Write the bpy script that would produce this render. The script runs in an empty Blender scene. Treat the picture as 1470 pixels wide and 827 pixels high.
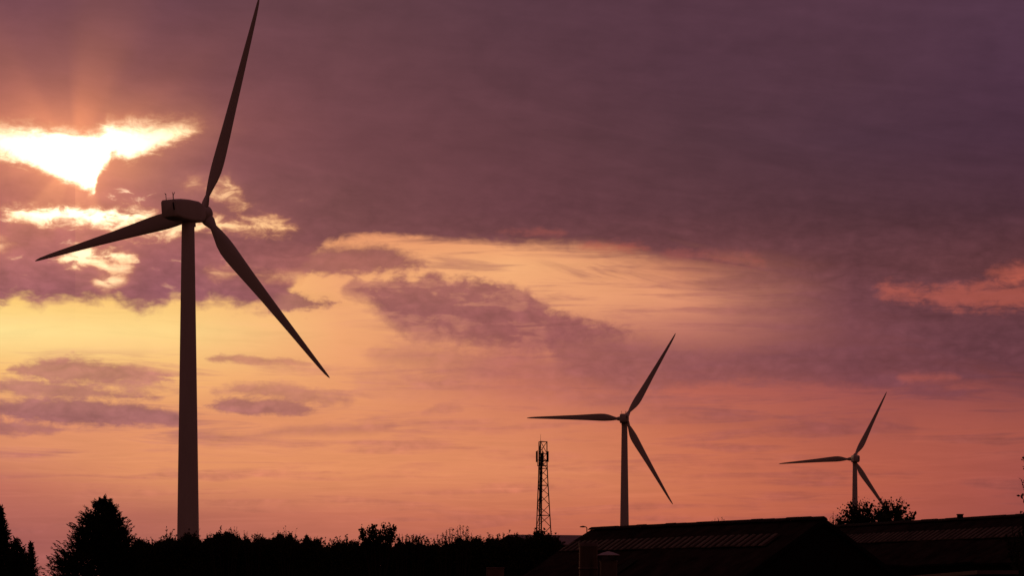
import bpy, math, random
import numpy as np
from mathutils import Vector, Matrix

rnd = random.Random(7)
rng = np.random.default_rng(7)
R = math.radians
sc = bpy.context.scene

# ------------------------------------------------------------------ camera
EYE = 1.7
FPX = 2600.0                      # focal length in photo pixels (1470 wide)
K = FPX / 1350.0                  # depths below are written for a 1350 px lens and stretched by K
CX0, HY = 735.0, 835.0            # principal column, horizon row
cam_d = bpy.data.cameras.new("Camera")
cam = bpy.data.objects.new("Camera", cam_d)
sc.collection.objects.link(cam)
sc.camera = cam
cam.location = (0, 0, EYE)
cam.rotation_euler = (R(90), 0, 0)
cam_d.sensor_width = 36
cam_d.lens = 36 * FPX / 1470
cam_d.shift_y = (HY - 413.5) / 1470
cam_d.clip_start = 0.1
cam_d.clip_end = 20000


def at(px, py, Y):
    """world point that stands at photo pixel (px,py) at depth Y"""
    Y = Y * K
    return Vector(((px - CX0) / FPX * Y, Y, EYE + (HY - py) / FPX * Y))


def ae(px, py):
    """azimuth / elevation of a photo pixel, in sky units (degrees x K)"""
    x = (px - CX0) / FPX
    z = (HY - py) / FPX
    return math.degrees(math.atan(x)) * K, math.degrees(math.atan2(z, math.hypot(x, 1))) * K


# ------------------------------------------------------------------ exposure
sc.view_settings.view_transform = 'Standard'
sc.view_settings.look = 'None'
sc.view_settings.exposure = 0
sc.view_settings.gamma = 1
sc.view_settings.use_curve_mapping = False
sc.cycles.max_bounces = 6
sc.cycles.use_denoising = True

# ------------------------------------------------------------------ sun
SUN_U, SUN_V = ae(108, 226)
SUN_AZ, SUN_EL = SUN_U / K, SUN_V / K
sun_d = bpy.data.lights.new("sun", 'SUN')
sun_d.energy = 0.09
sun_d.angle = R(4)
sun_d.color = (1.0, 0.55, 0.28)
sun = bpy.data.objects.new("sun", sun_d)
sc.collection.objects.link(sun)
sun_dir = Vector((math.sin(R(SUN_AZ)) * math.cos(R(SUN_EL)), math.cos(R(SUN_AZ)) * math.cos(R(SUN_EL)), math.sin(R(SUN_EL))))
sun.rotation_euler = (-sun_dir).to_track_quat('-Z', 'Y').to_euler()

# ------------------------------------------------------------------ sky
world = bpy.data.worlds.new("World")
sc.world = world
world.use_nodes = True
NT = world.node_tree
NT.nodes.clear()
world.cycles.sampling_method = 'MANUAL'
world.cycles.sample_map_resolution = 512


def lin(c):
    return tuple(((v / 255) / 12.92 if v / 255 <= 0.04045 else ((v / 255 + 0.055) / 1.055) ** 2.4) for v in c)


class S:
    """a scalar socket with arithmetic"""
    def __init__(self, s): self.s = s
    def _m(self, op, o, sw=False): return smath(op, o, self) if sw else smath(op, self, o)
    def __add__(self, o): return self._m('ADD', o)
    def __radd__(self, o): return self._m('ADD', o)
    def __sub__(self, o): return self._m('SUBTRACT', o)
    def __rsub__(self, o): return self._m('SUBTRACT', o, True)
    def __mul__(self, o): return self._m('MULTIPLY', o)
    def __rmul__(self, o): return self._m('MULTIPLY', o)
    def __truediv__(self, o): return self._m('DIVIDE', o)


def plug(sock, v):
    if isinstance(v, S): NT.links.new(v.s, sock)
    elif isinstance(v, (int, float)): sock.default_value = v
    elif isinstance(v, (tuple, list)): sock.default_value = tuple(v) + ((1.0,) if len(sock.default_value) == 4 and len(v) == 3 else ())
    else: NT.links.new(v, sock)


def smath(op, a, b=None, clamp=False):
    n = NT.nodes.new('ShaderNodeMath'); n.operation = op; n.use_clamp = clamp
    plug(n.inputs[0], a)
    if b is not None: plug(n.inputs[1], b)
    return S(n.outputs[0])


def sstep(x, a, b, t0=0.0, t1=1.0):
    n = NT.nodes.new('ShaderNodeMapRange'); n.interpolation_type = 'SMOOTHSTEP'
    plug(n.inputs[0], x); plug(n.inputs[1], a); plug(n.inputs[2], b); plug(n.inputs[3], t0); plug(n.inputs[4], t1)
    return S(n.outputs[0])


def lstep(x, a, b, t0=0.0, t1=1.0):
    n = NT.nodes.new('ShaderNodeMapRange')
    plug(n.inputs[0], x); plug(n.inputs[1], a); plug(n.inputs[2], b); plug(n.inputs[3], t0); plug(n.inputs[4], t1)
    return S(n.outputs[0])


def cmix(f, a, b, mode='MIX', clampf=True):
    n = NT.nodes.new('ShaderNodeMix'); n.data_type = 'RGBA'; n.blend_type = mode; n.clamp_factor = clampf
    plug(n.inputs[0], f); plug(n.inputs[6], a); plug(n.inputs[7], b)
    return n.outputs[2]


def vec(x, y, z=0.0):
    n = NT.nodes.new('ShaderNodeCombineXYZ')
    plug(n.inputs[0], x); plug(n.inputs[1], y); plug(n.inputs[2], z)
    return n.outputs[0]


def noise(v, scale=1.0, detail=5, rough=0.55, dist=0.0, lac=2.0):
    n = NT.nodes.new('ShaderNodeTexNoise'); n.noise_dimensions = '3D'
    plug(n.inputs['Vector'], v); n.inputs['Scale'].default_value = scale
    n.inputs['Detail'].default_value = detail; n.inputs['Roughness'].default_value = rough
    n.inputs['Distortion'].default_value = dist; n.inputs['Lacunarity'].default_value = lac
    return S(n.outputs['Fac'])


tc = NT.nodes.new('ShaderNodeTexCoord')
sep = NT.nodes.new('ShaderNodeSeparateXYZ')
nrm = NT.nodes.new('ShaderNodeVectorMath'); nrm.operation = 'NORMALIZE'
NT.links.new(tc.outputs['Generated'], nrm.inputs[0])
NT.links.new(nrm.outputs[0], sep.inputs[0])
dx, dy, dz = S(sep.outputs[0]), S(sep.outputs[1]), S(sep.outputs[2])
AZ = smath('ARCTAN2', dx, dy) * (180 / math.pi * K)
EL = smath('ARCSINE', dz) * (180 / math.pi * K)

A0, A1 = -32.0, 32.0
EMAX = 40.0
U = lstep(AZ, A0, A1)


def curve(pts):
    """elevation of a sky line as a function of azimuth; pts are (azimuth, elevation) in degrees"""
    n = NT.nodes.new('ShaderNodeFloatCurve')
    c = n.mapping.curves[0]
    P = sorted(((a - A0) / (A1 - A0), min(1, max(0, e / EMAX))) for a, e in pts)
    P = [(min(1, max(0, x)), y) for x, y in P]
    c.points[0].location = P[0]; c.points[1].location = P[-1]
    for p in P[1:-1]: c.points.new(*p)
    for p in c.points: p.handle_type = 'AUTO_CLAMPED'
    n.mapping.update()
    plug(n.inputs['Value'], U)
    return S(n.outputs[0]) * EMAX


def pc(pts): return curve([ae(*p) for p in pts])


COLS = [0, 245, 490, 735, 980, 1225, 1470]


def field(cols):
    """a smooth colour field over azimuth x elevation; cols = one list of (photo row, sRGB) per azimuth column"""
    out = None
    for px, stops in zip(COLS, cols):
        n = NT.nodes.new('ShaderNodeValToRGB'); n.color_ramp.interpolation = 'EASE' if False else 'LINEAR'
        el = sorted((ae(px, y)[1] / EMAX, lin(c)) for y, c in stops)
        e = n.color_ramp.elements
        e[0].position = el[0][0]; e[0].color = (*el[0][1], 1)
        e[1].position = el[-1][0]; e[1].color = (*el[-1][1], 1)
        for p, c in el[1:-1]:
            k = e.new(p); k.color = (*c, 1)
        plug(n.inputs[0], EL * (1 / EMAX))
        c = n.outputs[0]
        if out is None: out = c; last = px
        else:
            out = cmix(lstep(AZ, ae(last, 400)[0], ae(px, 400)[0]), out, c); last = px
    return out


CLOUD = [
    [(0, (112, 66, 78)), (90, (130, 75, 80)), (160, (160, 90, 85)), (250, (168, 96, 92)), (350, (165, 93, 96)), (430, (158, 92, 100)), (530, (182, 118, 104)), (600, (160, 98, 100)), (700, (185, 104, 92)), (780, (155, 84, 84))],
    [(0, (102, 61, 73)), (100, (118, 68, 75)), (170, (140, 80, 82)), (250, (138, 80, 86)), (350, (152, 86, 92)), (420, (142, 82, 94)), (530, (188, 120, 104)), (600, (165, 102, 102)), (700, (200, 118, 92)), (770, (165, 90, 82))],
    [(0, (97, 60, 68)), (100, (107, 64, 71)), (200, (113, 66, 72)), (300, (116, 68, 71)), (345, (124, 72, 74)), (375, (165, 96, 90)), (450, (158, 92, 94)), (520, (205, 132, 105)), (590, (182, 112, 100)), (680, (205, 122, 92)), (770, (175, 96, 84))],
    [(0, (88, 55, 66)), (100, (92, 56, 65)), (200, (98, 58, 65)), (300, (106, 61, 68)), (345, (114, 66, 70)), (410, (168, 100, 95)), (450, (155, 88, 90)), (500, (160, 90, 90)), (570, (190, 110, 95)), (680, (205, 120, 90)), (770, (175, 92, 80))],
    [(0, (85, 53, 66)), (100, (84, 52, 64)), (200, (86, 53, 62)), (300, (93, 55, 62)), (360, (112, 64, 68)), (420, (160, 95, 88)), (460, (162, 95, 90)), (510, (140, 80, 84)), (560, (150, 84, 84)), (680, (185, 100, 80)), (770, (170, 88, 76))],
    [(0, (84, 53, 68)), (100, (81, 51, 64)), (200, (78, 49, 62)), (300, (84, 50, 58)), (380, (105, 60, 65)), (460, (118, 67, 74)), (530, (118, 66, 74)), (580, (128, 68, 74)), (640, (155, 80, 72)), (770, (155, 78, 70))],
    [(0, (82, 53, 71)), (100, (78, 49, 67)), (200, (75, 46, 62)), (300, (78, 46, 56)), (380, (100, 56, 60)), (480, (102, 58, 66)), (560, (114, 62, 70)), (640, (142, 74, 68)), (770, (140, 70, 66))]]
BRIGHT = [
    [(300, (250, 192, 118)), (430, (254, 204, 118)), (475, (255, 224, 146)), (530, (250, 192, 118)), (600, (228, 146, 106)), (650, (216, 136, 100)), (700, (190, 106, 90)), (780, (158, 84, 84))],
    [(300, (248, 186, 112)), (430, (252, 198, 118)), (475, (254, 213, 136)), (540, (247, 183, 115)), (600, (228, 147, 104)), (680, (226, 144, 98)), (740, (182, 102, 86)), (780, (170, 94, 84))],
    [(320, (232, 150, 105)), (400, (241, 167, 114)), (460, (241, 168, 114)), (520, (237, 161, 110)), (600, (227, 145, 101)), (680, (226, 142, 97)), (740, (198, 111, 88)), (780, (184, 100, 84))],
    [(330, (234, 150, 106)), (380, (246, 176, 121)), (440, (239, 165, 115)), (500, (217, 133, 103)), (550, (208, 121, 97)), (620, (217, 131, 94)), (680, (221, 135, 95)), (740, (198, 109, 82)), (780, (186, 97, 78))],
    [(380, (218, 138, 103)), (425, (228, 150, 112)), (465, (196, 121, 102)), (520, (168, 96, 88)), (560, (186, 99, 84)), (620, (200, 110, 82)), (700, (205, 114, 82)), (740, (198, 105, 78)), (780, (183, 95, 74))],
    [(380, (150, 82, 76)), (450, (134, 76, 78)), (520, (134, 74, 76)), (560, (160, 82, 78)), (620, (178, 91, 75)), (690, (186, 94, 72)), (740, (178, 89, 72)), (780, (168, 83, 70))],
    [(380, (185, 94, 78)), (430, (185, 90, 75)), (560, (142, 73, 71)), (620, (166, 84, 72)), (700, (162, 79, 72)), (780, (153, 76, 68))]]

W0 = vec(AZ, EL)
nA = noise(vec(AZ * 0.30, EL * 0.55), 1.0, 7, 0.56, 0.4)                 # large cloud forms
nS = noise(vec(AZ * 0.10, EL * 1.15, 3.0), 1.0, 6, 0.6, 0.5)             # drawn-out streaks
nF = noise(vec(AZ * 0.78, EL * 1.65, 7.0), 1.0, 6, 0.53, 0.7)            # ragged edge detail
nB = noise(vec(AZ * 0.62, EL * 0.95, 31.0), 1.0, 4, 0.5, 0.2)            # rounded billows
a_ = nA - 0.5
s_ = nS - 0.5
f_ = nF - 0.5
b_ = 0.22 - smath('ABSOLUTE', nB - 0.5) * 2.0

h_ = noise(vec(AZ * 3.1, EL * 4.2, 17.0), 1.0, 3, 0.55, 0.5) - 0.5                # small puffs

# angle from the sun
sd = NT.nodes.new('ShaderNodeVectorMath'); sd.operation = 'DOT_PRODUCT'
NT.links.new(nrm.outputs[0], sd.inputs[0]); sd.inputs[1].default_value = sun_dir
SUNA = smath('ARCCOSINE', smath('MINIMUM', S(sd.outputs['Value']), 0.99999)) * (180 / math.pi * K)


def expo(k):                       # exp(-angle/k)
    return smath('POWER', math.e, SUNA * (-1.0 / k))


def band(top, bot, amp_a, amp_f, amp_s, soft, op=1.0, softb=None, amp_b=0.0):
    """mask of one cloud (or gap) between two sky lines, edge broken by noise"""
    (xa, ya), (xb, yb) = top[0], top[-1]
    (xc, yc), (xd, yd) = bot[0], bot[-1]
    T = [(min(xa, xc) - 22, (ya + yc) / 2 + 16)] + top + [(max(xb, xd) + 22, (yb + yd) / 2 + 16)]
    B = [(min(xa, xc) - 22, (ya + yc) / 2 - 16)] + bot + [(max(xb, xd) + 22, (yb + yd) / 2 - 16)]
    e = f_ * amp_f + h_ * (amp_f * 0.32)
    if amp_a: e = e + a_ * amp_a
    if amp_s: e = e + s_ * amp_s
    if amp_b: e = e + b_ * amp_b
    if softb is None:
        m = sstep(smath('MINIMUM', pc(T) - EL, EL - pc(B)) + e, -soft, soft)
    else:
        m = sstep(pc(T) - EL + e, -soft, soft) * sstep(EL - pc(B) + e, -softb, softb)
    return m * op if op != 1 else m


cloudc = field(CLOUD)
# thicker and thinner places inside the cloud
tex = 1.0 + a_ * 0.36 + s_ * sstep(EL, 16, 24, 0.45, 0.16) + f_ * sstep(EL, 18, 26, 0.42, 0.06) + b_ * sstep(EL, 18, 26, -0.45, -0.04) + a_ * (sstep(AZ, -20, -6, 0.55, 0.0) * sstep(EL, 18, 28, 1.0, 0.0))
cloudc = cmix(1.0, cloudc, vec(tex, tex, tex), 'MULTIPLY')
# sun shining through the cloud round the gap, and rays fanning from it
glow = expo(2.7) * 0.62
cloudc = cmix(1.0, cloudc, cmix(glow, (0, 0, 0), (1.0, 0.36, 0.12), 'MIX'), 'ADD')
ang = smath('ARCTAN2', (AZ - SUN_U), (EL - SUN_V))
rays = noise(vec(ang * 2.0, EL * 0.03, 14.0), 1.0, 1, 0.4)
rayf = sstep(rays, 0.35, 0.72) * sstep(EL, SUN_V + 1.0, SUN_V + 2.6) * expo(3.6) * 0.42
cloudc = cmix(1.0, cloudc, cmix(rayf, (0, 0, 0), (0.75, 0.24, 0.06), 'MIX'), 'ADD')

brightc = field(BRIGHT)
bt = 1.0 + s_ * 0.40 + a_ * 0.12
brightc = cmix(1.0, brightc, vec(bt, bt, bt), 'MULTIPLY')

# veils and streaks of thin cloud low in the sky
low = sstep(EL, ae(735, 640)[1], ae(735, 500)[1], 0.8, 0.6)
strip = 1.0 - sstep(AZ, -4, -12) * sstep(EL, ae(150, 520)[1], ae(150, 495)[1]) * 0.85
sky = cmix(sstep(nS, 0.46, 0.66) * low * strip, brightc, cloudc)
sky = cmix(sstep(noise(vec(AZ * 0.16, EL * 2.6, 21.0), 1.0, 5, 0.6, 0.8), 0.50, 0.70) * sstep(EL, ae(735, 600)[1], ae(735, 680)[1], 0.0, 0.45), sky, cmix(1.0, brightc, (1.12, 1.16, 1.14), 'MULTIPLY'))

m = band([(800, 462), (850, 466), (900, 478), (960, 492), (1050, 502), (1150, 495), (1350, 500), (1600, 500)], [(800, 520), (850, 548), (950, 560), (1050, 548), (1150, 550), (1350, 556), (1600, 560)], 0.8, 1.2, 1.6, 1.1, 0.74, 0.5)
sky = cmix(m, sky, cloudc)
m = band([(540, 500), (600, 498), (700, 505), (800, 512), (900, 520)], [(540, 520), (600, 532), (700, 545), (800, 560), (900, 572)], 1.2, 1.2, 1.4, 0.9, 0.62)
sky = cmix(m, sky, cloudc)
m = band([(610, 590), (635, 580), (660, 584)], [(610, 594), (635, 592), (660, 590)], 0.3, 0.5, 0.4, 0.2, 0.5)
sky = cmix(m, sky, cloudc)
m = band([(520, 540), (700, 548), (900, 570), (1100, 600), (1300, 600)], [(520, 556), (700, 570), (900, 600), (1100, 625), (1300, 630)], 1.6, 1.0, 2.2, 0.9, 0.4)
sky = cmix(m, sky, cloudc)
# bank of cumulus in the middle with its tail to the right
m = band([(500, 412), (512, 404), (530, 410), (560, 405), (575, 399), (592, 407), (620, 396), (645, 404), (680, 401), (720, 408), (755, 420), (790, 444), (830, 457), (870, 468), (900, 476)],
         [(500, 420), (530, 434), (555, 458), (580, 478), (640, 489), (700, 498), (760, 500), (820, 492), (870, 484), (900, 480)], 0.5, 1.0, 0.5, 0.36, 0.95, 0.70, 0.8)
m = m * sstep(nF * 0.6 + nA * 0.5 + s_ * 0.9, 0.72, 0.52, 0.72, 1.0)
sky = cmix(m, sky, cloudc)
m = band([(395, 405), (420, 420), (450, 430), (480, 432)], [(395, 446), (430, 446), (460, 442), (480, 438)], 0.6, 1.3, 0.2, 0.3, 0.85, None, 0.6)
sky = cmix(m, sky, cloudc)
m = band([(330, 350), (440, 360), (480, 354), (550, 355), (590, 368), (612, 378)], [(330, 394), (450, 394), (560, 389), (612, 382)], 0.35, 1.0, 0.3, 0.45, 0.92, 0.3)
sky = cmix(m, sky, cloudc)
# lens-shaped clouds low on the left
m = band([(20, 528), (60, 520), (110, 516), (150, 521), (200, 532), (245, 544)], [(20, 534), (60, 546), (150, 549), (200, 549), (245, 547)], 0.35, 0.9, 0.7, 0.26, 0.9)
sky = cmix(m, sky, cloudc)
m = band([(-60, 545), (0, 545), (60, 549), (130, 556), (190, 566), (225, 570)], [(-60, 562), (0, 564), (60, 570), (130, 573), (190, 574), (225, 573)], 0.4, 1.0, 0.8, 0.3, 0.85)
sky = cmix(m, sky, cloudc)
m = band([(-60, 572), (0, 576), (60, 574), (120, 573), (180, 580), (230, 588), (262, 594)], [(-60, 596), (0, 598), (60, 606), (130, 611), (200, 611), (262, 610)], 0.3, 0.9, 0.5, 0.26, 0.97)
sky = cmix(m, sky, cloudc)
m = band([(-60, 600), (0, 604), (40, 608), (80, 615)], [(-60, 628), (0, 626), (40, 624), (80, 621)], 0.4, 0.9, 0.7, 0.3, 0.8)
sky = cmix(m, sky, cloudc)
m = band([(300, 512), (330, 509), (360, 512), (440, 520)], [(300, 519), (340, 521), (380, 522), (440, 523)], 0.2, 0.6, 0.5, 0.18, 0.75)
sky = cmix(m, sky, cloudc)
m = band([(310, 560), (350, 552), (390, 550), (450, 560), (500, 570)], [(310, 566), (350, 568), (420, 578), (460, 582), (500, 580)], 0.3, 1.0, 0.8, 0.35, 0.75)
sky = cmix(m, sky, cloudc)
m = band([(298, 580), (330, 570), (380, 570), (430, 578), (455, 590)], [(298, 584), (330, 592), (380, 597), (430, 596), (455, 592)], 0.3, 0.9, 0.6, 0.25, 0.95)
sky = cmix(m, sky, cloudc)
m = band([(250, 622), (300, 620), (350, 624), (420, 612), (480, 612), (560, 606)], [(250, 630), (300, 632), (350, 630), (420, 625), (480, 625), (560, 618)], 0.4, 0.4, 0.5, 0.3, 0.6)
sky = cmix(m, sky, cloudc)
# thick veil over the right half, soft below
deck = pc([(-300, 432), (-100, 430), (0, 431), (30, 425), (60, 432), (100, 431), (140, 427), (152, 424), (166, 433), (186, 438), (206, 441), (226, 438), (241, 429), (252, 421), (264, 428), (285, 434), (302, 427), (322, 430), (350, 438), (380, 438), (410, 420), (436, 378), (460, 356), (490, 343), (520, 335), (600, 339), (690, 346), (760, 352), (810, 353), (850, 360), (900, 374), (960, 392), (1040, 414), (1120, 444), (1210, 484), (1300, 522), (1380, 548), (1470, 566), (1700, 570)])
dsoft = pc([(-300, 821), (390, 821), (480, 828), (700, 826), (900, 808), (1000, 780), (1100, 735), (1200, 735), (1300, 775), (1470, 803), (1700, 803)])
nT = noise(vec(AZ * 0.085 + 5.0, (EL + AZ * 0.20) * 0.80, 44.0), 1.0, 6, 0.58, 0.6)   # layers sloping down to the right
t_ = nT - 0.5
t = EL - deck + t_ * sstep(AZ, 2, 11, 0.0, 5.0) + a_ * 0.6 + f_ * sstep(AZ, -12, -7, 1.3, 0.8) + s_ * 0.5 + b_ * sstep(AZ, -16, -8, 1.0, 0.0)
dm = sstep(t / dsoft, -1.0, 1.0)
fol = 1.0 + t_ * sstep(AZ, -6, 6, 0.25, 0.55) * sstep(EL, 33, 20, 0.45, 1.0)
cloudc = cmix(1.0, cloudc, vec(fol, fol, fol), 'MULTIPLY')
sky = cmix(dm, sky, cloudc)
wisps = sstep(nT, 0.52, 0.64) * sstep(AZ, 0, 6) * sstep(EL, ae(1000, 480)[1], ae(1000, 430)[1]) * sstep(EL, ae(1000, 340)[1], ae(1000, 365)[1])
sky = cmix(wisps * 0.6, sky, cloudc)

# gaps in the deck: clear sky, brighter the nearer to the sun
gapc = cmix(expo(3.4), (0.98, 0.50, 0.20), (5.2, 4.4, 2.9))
rimc = cmix(expo(5.0), (0.62, 0.22, 0.10), (1.0, 0.42, 0.14))
gaps = [
    ([(-120, 178), (0, 186), (60, 190), (120, 196), (146, 191), (152, 180), (200, 181), (250, 180), (284, 182)],
     [(-120, 212), (0, 222), (35, 231), (60, 242), (100, 258), (122, 267), (133, 277), (140, 254), (155, 231), (166, 223), (186, 228), (205, 221), (240, 205), (284, 185)], 0.3, 1.3, 0.0, 0.30, 1),
    ([(10, 300), (40, 300), (70, 299), (100, 296), (130, 303), (160, 303), (200, 305), (225, 307)],
     [(10, 304), (40, 314), (70, 322), (90, 313), (130, 321), (165, 326), (190, 318), (225, 311)], 0.5, 1.4, 0.3, 0.30, 1),
    ([(185, 334), (230, 322), (270, 321), (310, 315), (340, 318), (380, 316), (416, 326)],
     [(185, 337), (250, 338), (300, 329), (340, 331), (380, 335), (416, 331)], 0.7, 1.6, 0.3, 0.3, 0.95),
    ([(305, 266), (325, 263), (342, 276), (352, 290)], [(305, 276), (320, 284), (335, 295), (352, 295)], 0.5, 1.5, 0.0, 0.3, 0.75),
    ([(271, 265), (280, 264)], [(271, 268), (280, 268)], 0.2, 0.8, 0.0, 0.3, 0.5),
    ([(97, 366), (120, 357), (150, 362), (186, 364)], [(97, 377), (120, 379), (150, 374), (186, 370)], 0.8, 1.4, 0.3, 0.25, 0.95),
    ([(142, 376), (160, 380), (182, 380)], [(142, 384), (160, 392), (182, 390)], 0.6, 0.9, 0.0, 0.25, 0.85),
    ([(143, 399), (158, 396), (172, 398)], [(143, 411), (158, 413), (172, 408)], 0.6, 0.7, 0.0, 0.25, 0.9),
    ([(-40, 345), (0, 346), (14, 350)], [(-40, 354), (0, 355), (14, 352)], 0.5, 0.6, 0.0, 0.25, 0.7),
    ([(305, 390), (340, 392), (380, 394), (425, 393)], [(305, 393), (340, 395), (380, 399), (425, 401)], 0.5, 0.9, 0.3, 0.3, 0.6)]
for top, bot, aa, af, as_, so, op in gaps:
    first = top[0][0] == -120
    gm = band(top, bot, aa, af, as_, 0.85 if first else so * 1.7, op, 0.55 if first else None)
    if not first: gm = gm * sstep(nF + s_ * 0.6, 0.30, 0.56, 0.35, 1.0)
    halo = band(top, bot, aa, af * 0.5, as_, 3.0 if first else 1.5, 0.50 if first else 0.22)
    sky = cmix(1.0, sky, cmix(halo * expo(9.0), (0, 0, 0), (1.0, 0.40, 0.12), 'MIX'), 'ADD')
    sky = cmix(smath('POWER', gm, 0.8), sky, cmix(gm, rimc, gapc))
brk = sstep(nF * 0.6 + nA * 0.55 + s_ * 0.5, 0.66, 0.80) * sstep(AZ, -14.5, -11.5, 1.0, 0.0) * sstep(EL, 16.0, 18.5) * sstep(EL, 24.5, 22.5)
sky = cmix(brk * 0.35, sky, cmix(brk, rimc, gapc))
# shafts of light falling from the gap over the cloud below
shaft = sstep(rays, 0.40, 0.70) * sstep(EL, SUN_V + 0.5, SUN_V - 1.5) * expo(4.2) * 0.30
sky = cmix(1.0, sky, cmix(shaft, (0, 0, 0), (0.8, 0.36, 0.12), 'MIX'), 'ADD')
# lit undersides showing through the veil on the right
for top, bot, aa, af, as_, so, op in [
    ([(1270, 410), (1330, 420), (1400, 411), (1470, 410), (1560, 408)], [(1270, 418), (1330, 432), (1400, 441), (1470, 438), (1560, 434)], 0.9, 1.9, 2.2, 0.6, 0.45),
    ([(1425, 388), (1470, 380), (1560, 380)], [(1425, 396), (1470, 400), (1560, 400)], 0.9, 1.0, 0.6, 0.5, 0.5),
    ([(835, 352), (870, 350), (925, 354)], [(835, 357), (870, 359), (925, 359)], 0.7, 1.2, 0.6, 0.4, 0.35),
    ([(720, 331), (760, 330), (800, 333)], [(720, 334), (760, 335), (800, 337)], 0.7, 1.2, 0.6, 0.4, 0.2),
    ([(960, 362), (1010, 366), (1090, 372)], [(960, 367), (1010, 371), (1090, 377)], 0.7, 1.2, 0.6, 0.5, 0.2),
    ([(1300, 540), (1370, 541)], [(1300, 545), (1370, 545)], 0.5, 0.6, 0.5, 0.35, 0.35)]:
    sky = cmix(band(top, bot, aa, af, as_, so, op), sky, lin((205, 100, 78)))

# unseen evening sky overhead and behind, kept dim and reddish to tone the foreground
away = sstep(smath('ABSOLUTE', AZ), 38, 95)
sky = cmix(away, sky, (0.080, 0.025, 0.015))
sky = cmix(sstep(EL, 36, 62), sky, (0.065, 0.026, 0.034))
bg = NT.nodes.new('ShaderNodeBackground')
NT.links.new(sky, bg.inputs[0]); bg.inputs[1].default_value = 1.0
# the clear atmosphere above the cloud, almost wholly shut out by it
nish = NT.nodes.new('ShaderNodeTexSky'); nish.sky_type = 'NISHITA'; nish.sun_disc = False
nish.sun_elevation = R(SUN_EL); nish.sun_rotation = R(SUN_AZ)
bg2 = NT.nodes.new('ShaderNodeBackground')
NT.links.new(nish.outputs[0], bg2.inputs[0]); bg2.inputs[1].default_value = 0.0004
addn = NT.nodes.new('ShaderNodeAddShader')
NT.links.new(bg.outputs[0], addn.inputs[0]); NT.links.new(bg2.outputs[0], addn.inputs[1])
wout = NT.nodes.new('ShaderNodeOutputWorld')
NT.links.new(addn.outputs[0], wout.inputs[0])


# ------------------------------------------------------------------ materials
def material(name, col, rough=0.7, var=0.25, scale=3.0, spec=0.3, metal=0.0, stretch=(1, 1, 1), bump=0.0, col2=None):
    m = bpy.data.materials.new(name); m.use_nodes = True
    nt = m.node_tree; b = nt.nodes['Principled BSDF']
    t = nt.nodes.new('ShaderNodeTexCoord'); mp = nt.nodes.new('ShaderNodeMapping'); mp.inputs['Scale'].default_value = stretch
    n = nt.nodes.new('ShaderNodeTexNoise'); n.inputs['Scale'].default_value = scale; n.inputs['Detail'].default_value = 6; n.inputs['Roughness'].default_value = 0.65
    r = nt.nodes.new('ShaderNodeValToRGB')
    r.color_ramp.elements[0].position = 0.33; r.color_ramp.elements[1].position = 0.68
    c2 = col2 or tuple(c * (1 + var) for c in col)
    r.color_ramp.elements[0].color = (*[c * (1 - var) for c in col], 1); r.color_ramp.elements[1].color = (*c2, 1)
    nt.links.new(t.outputs['Object'], mp.inputs[0]); nt.links.new(mp.outputs[0], n.inputs['Vector'])
    nt.links.new(n.outputs['Fac'], r.inputs[0]); nt.links.new(r.outputs[0], b.inputs['Base Color'])
    b.inputs['Roughness'].default_value = rough; b.inputs['Metallic'].default_value = metal
    b.inputs['Specular IOR Level'].default_value = spec
    if bump:
        bn = nt.nodes.new('ShaderNodeBump'); bn.inputs['Strength'].default_value = bump; bn.inputs['Distance'].default_value = 0.05
        nt.links.new(n.outputs['Fac'], bn.inputs['Height']); nt.links.new(bn.outputs[0], b.inputs['Normal'])
    return m


M = dict(
    white=material('turbine_paint', (0.62, 0.56, 0.54), 0.5, 0.08, 0.35, 0.3, stretch=(1, 1, .15)),
    dark=material('dark_metal', (0.05, 0.045, 0.045), 0.6, 0.2, 4),
    steel=material('galvanised_steel', (0.14, 0.11, 0.11), 0.6, 0.25, 3, 0.3),
    roof=material('mossy_corrugated_roof', (0.036, 0.025, 0.020), 0.95, 0.55, 1.1, 0.05, bump=0.4),
    ridge=material('ridge_tile', (0.03, 0.022, 0.02), 0.95, 0.4, 2.5, 0.05),
    skylight=material('dirty_rooflight', (0.13, 0.10, 0.08), 0.7, 0.45, 1.3, 0.1),
    black=material('near_black', (0.014, 0.012, 0.012), 0.95, 0.3, 5, 0.05),
    barn=material('barn_sheet', (0.30, 0.21, 0.21), 0.7, 0.12, 0.6, 0.2),
    flue=material('flue_metal', (0.085, 0.062, 0.055), 0.42, 0.25, 2.0, 0.4, 0.45, stretch=(3, 3, .5)),
    cap=material('cowl_zinc', (0.42, 0.34, 0.36), 0.5, 0.2, 4.0, 0.4),
    pale=material('pale_sheet', (0.14, 0.10, 0.10), 0.7, 0.2, 2.0, 0.2),
    rust=material('rusty_steel', (0.15, 0.09, 0.08), 0.7, 0.35, 3.0, 0.2),
    wood=material('pallet_wood', (0.16, 0.11, 0.07), 0.9, 0.4, 5.0, 0.05),
    bark=material('bark', (0.045, 0.032, 0.024), 0.95, 0.35, 8, 0.05),
    conifer=material('conifer_needles', (0.030, 0.038, 0.020), 0.9, 0.4, 1.5, 0.05),
    leaf=material('broad_leaves', (0.042, 0.046, 0.020), 0.85, 0.4, 1.5, 0.08),
    ground=material('rough_grass_ground', (0.035, 0.040, 0.018), 0.98, 0.45, 0.08, 0.02, bump=0.3),
)


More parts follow.
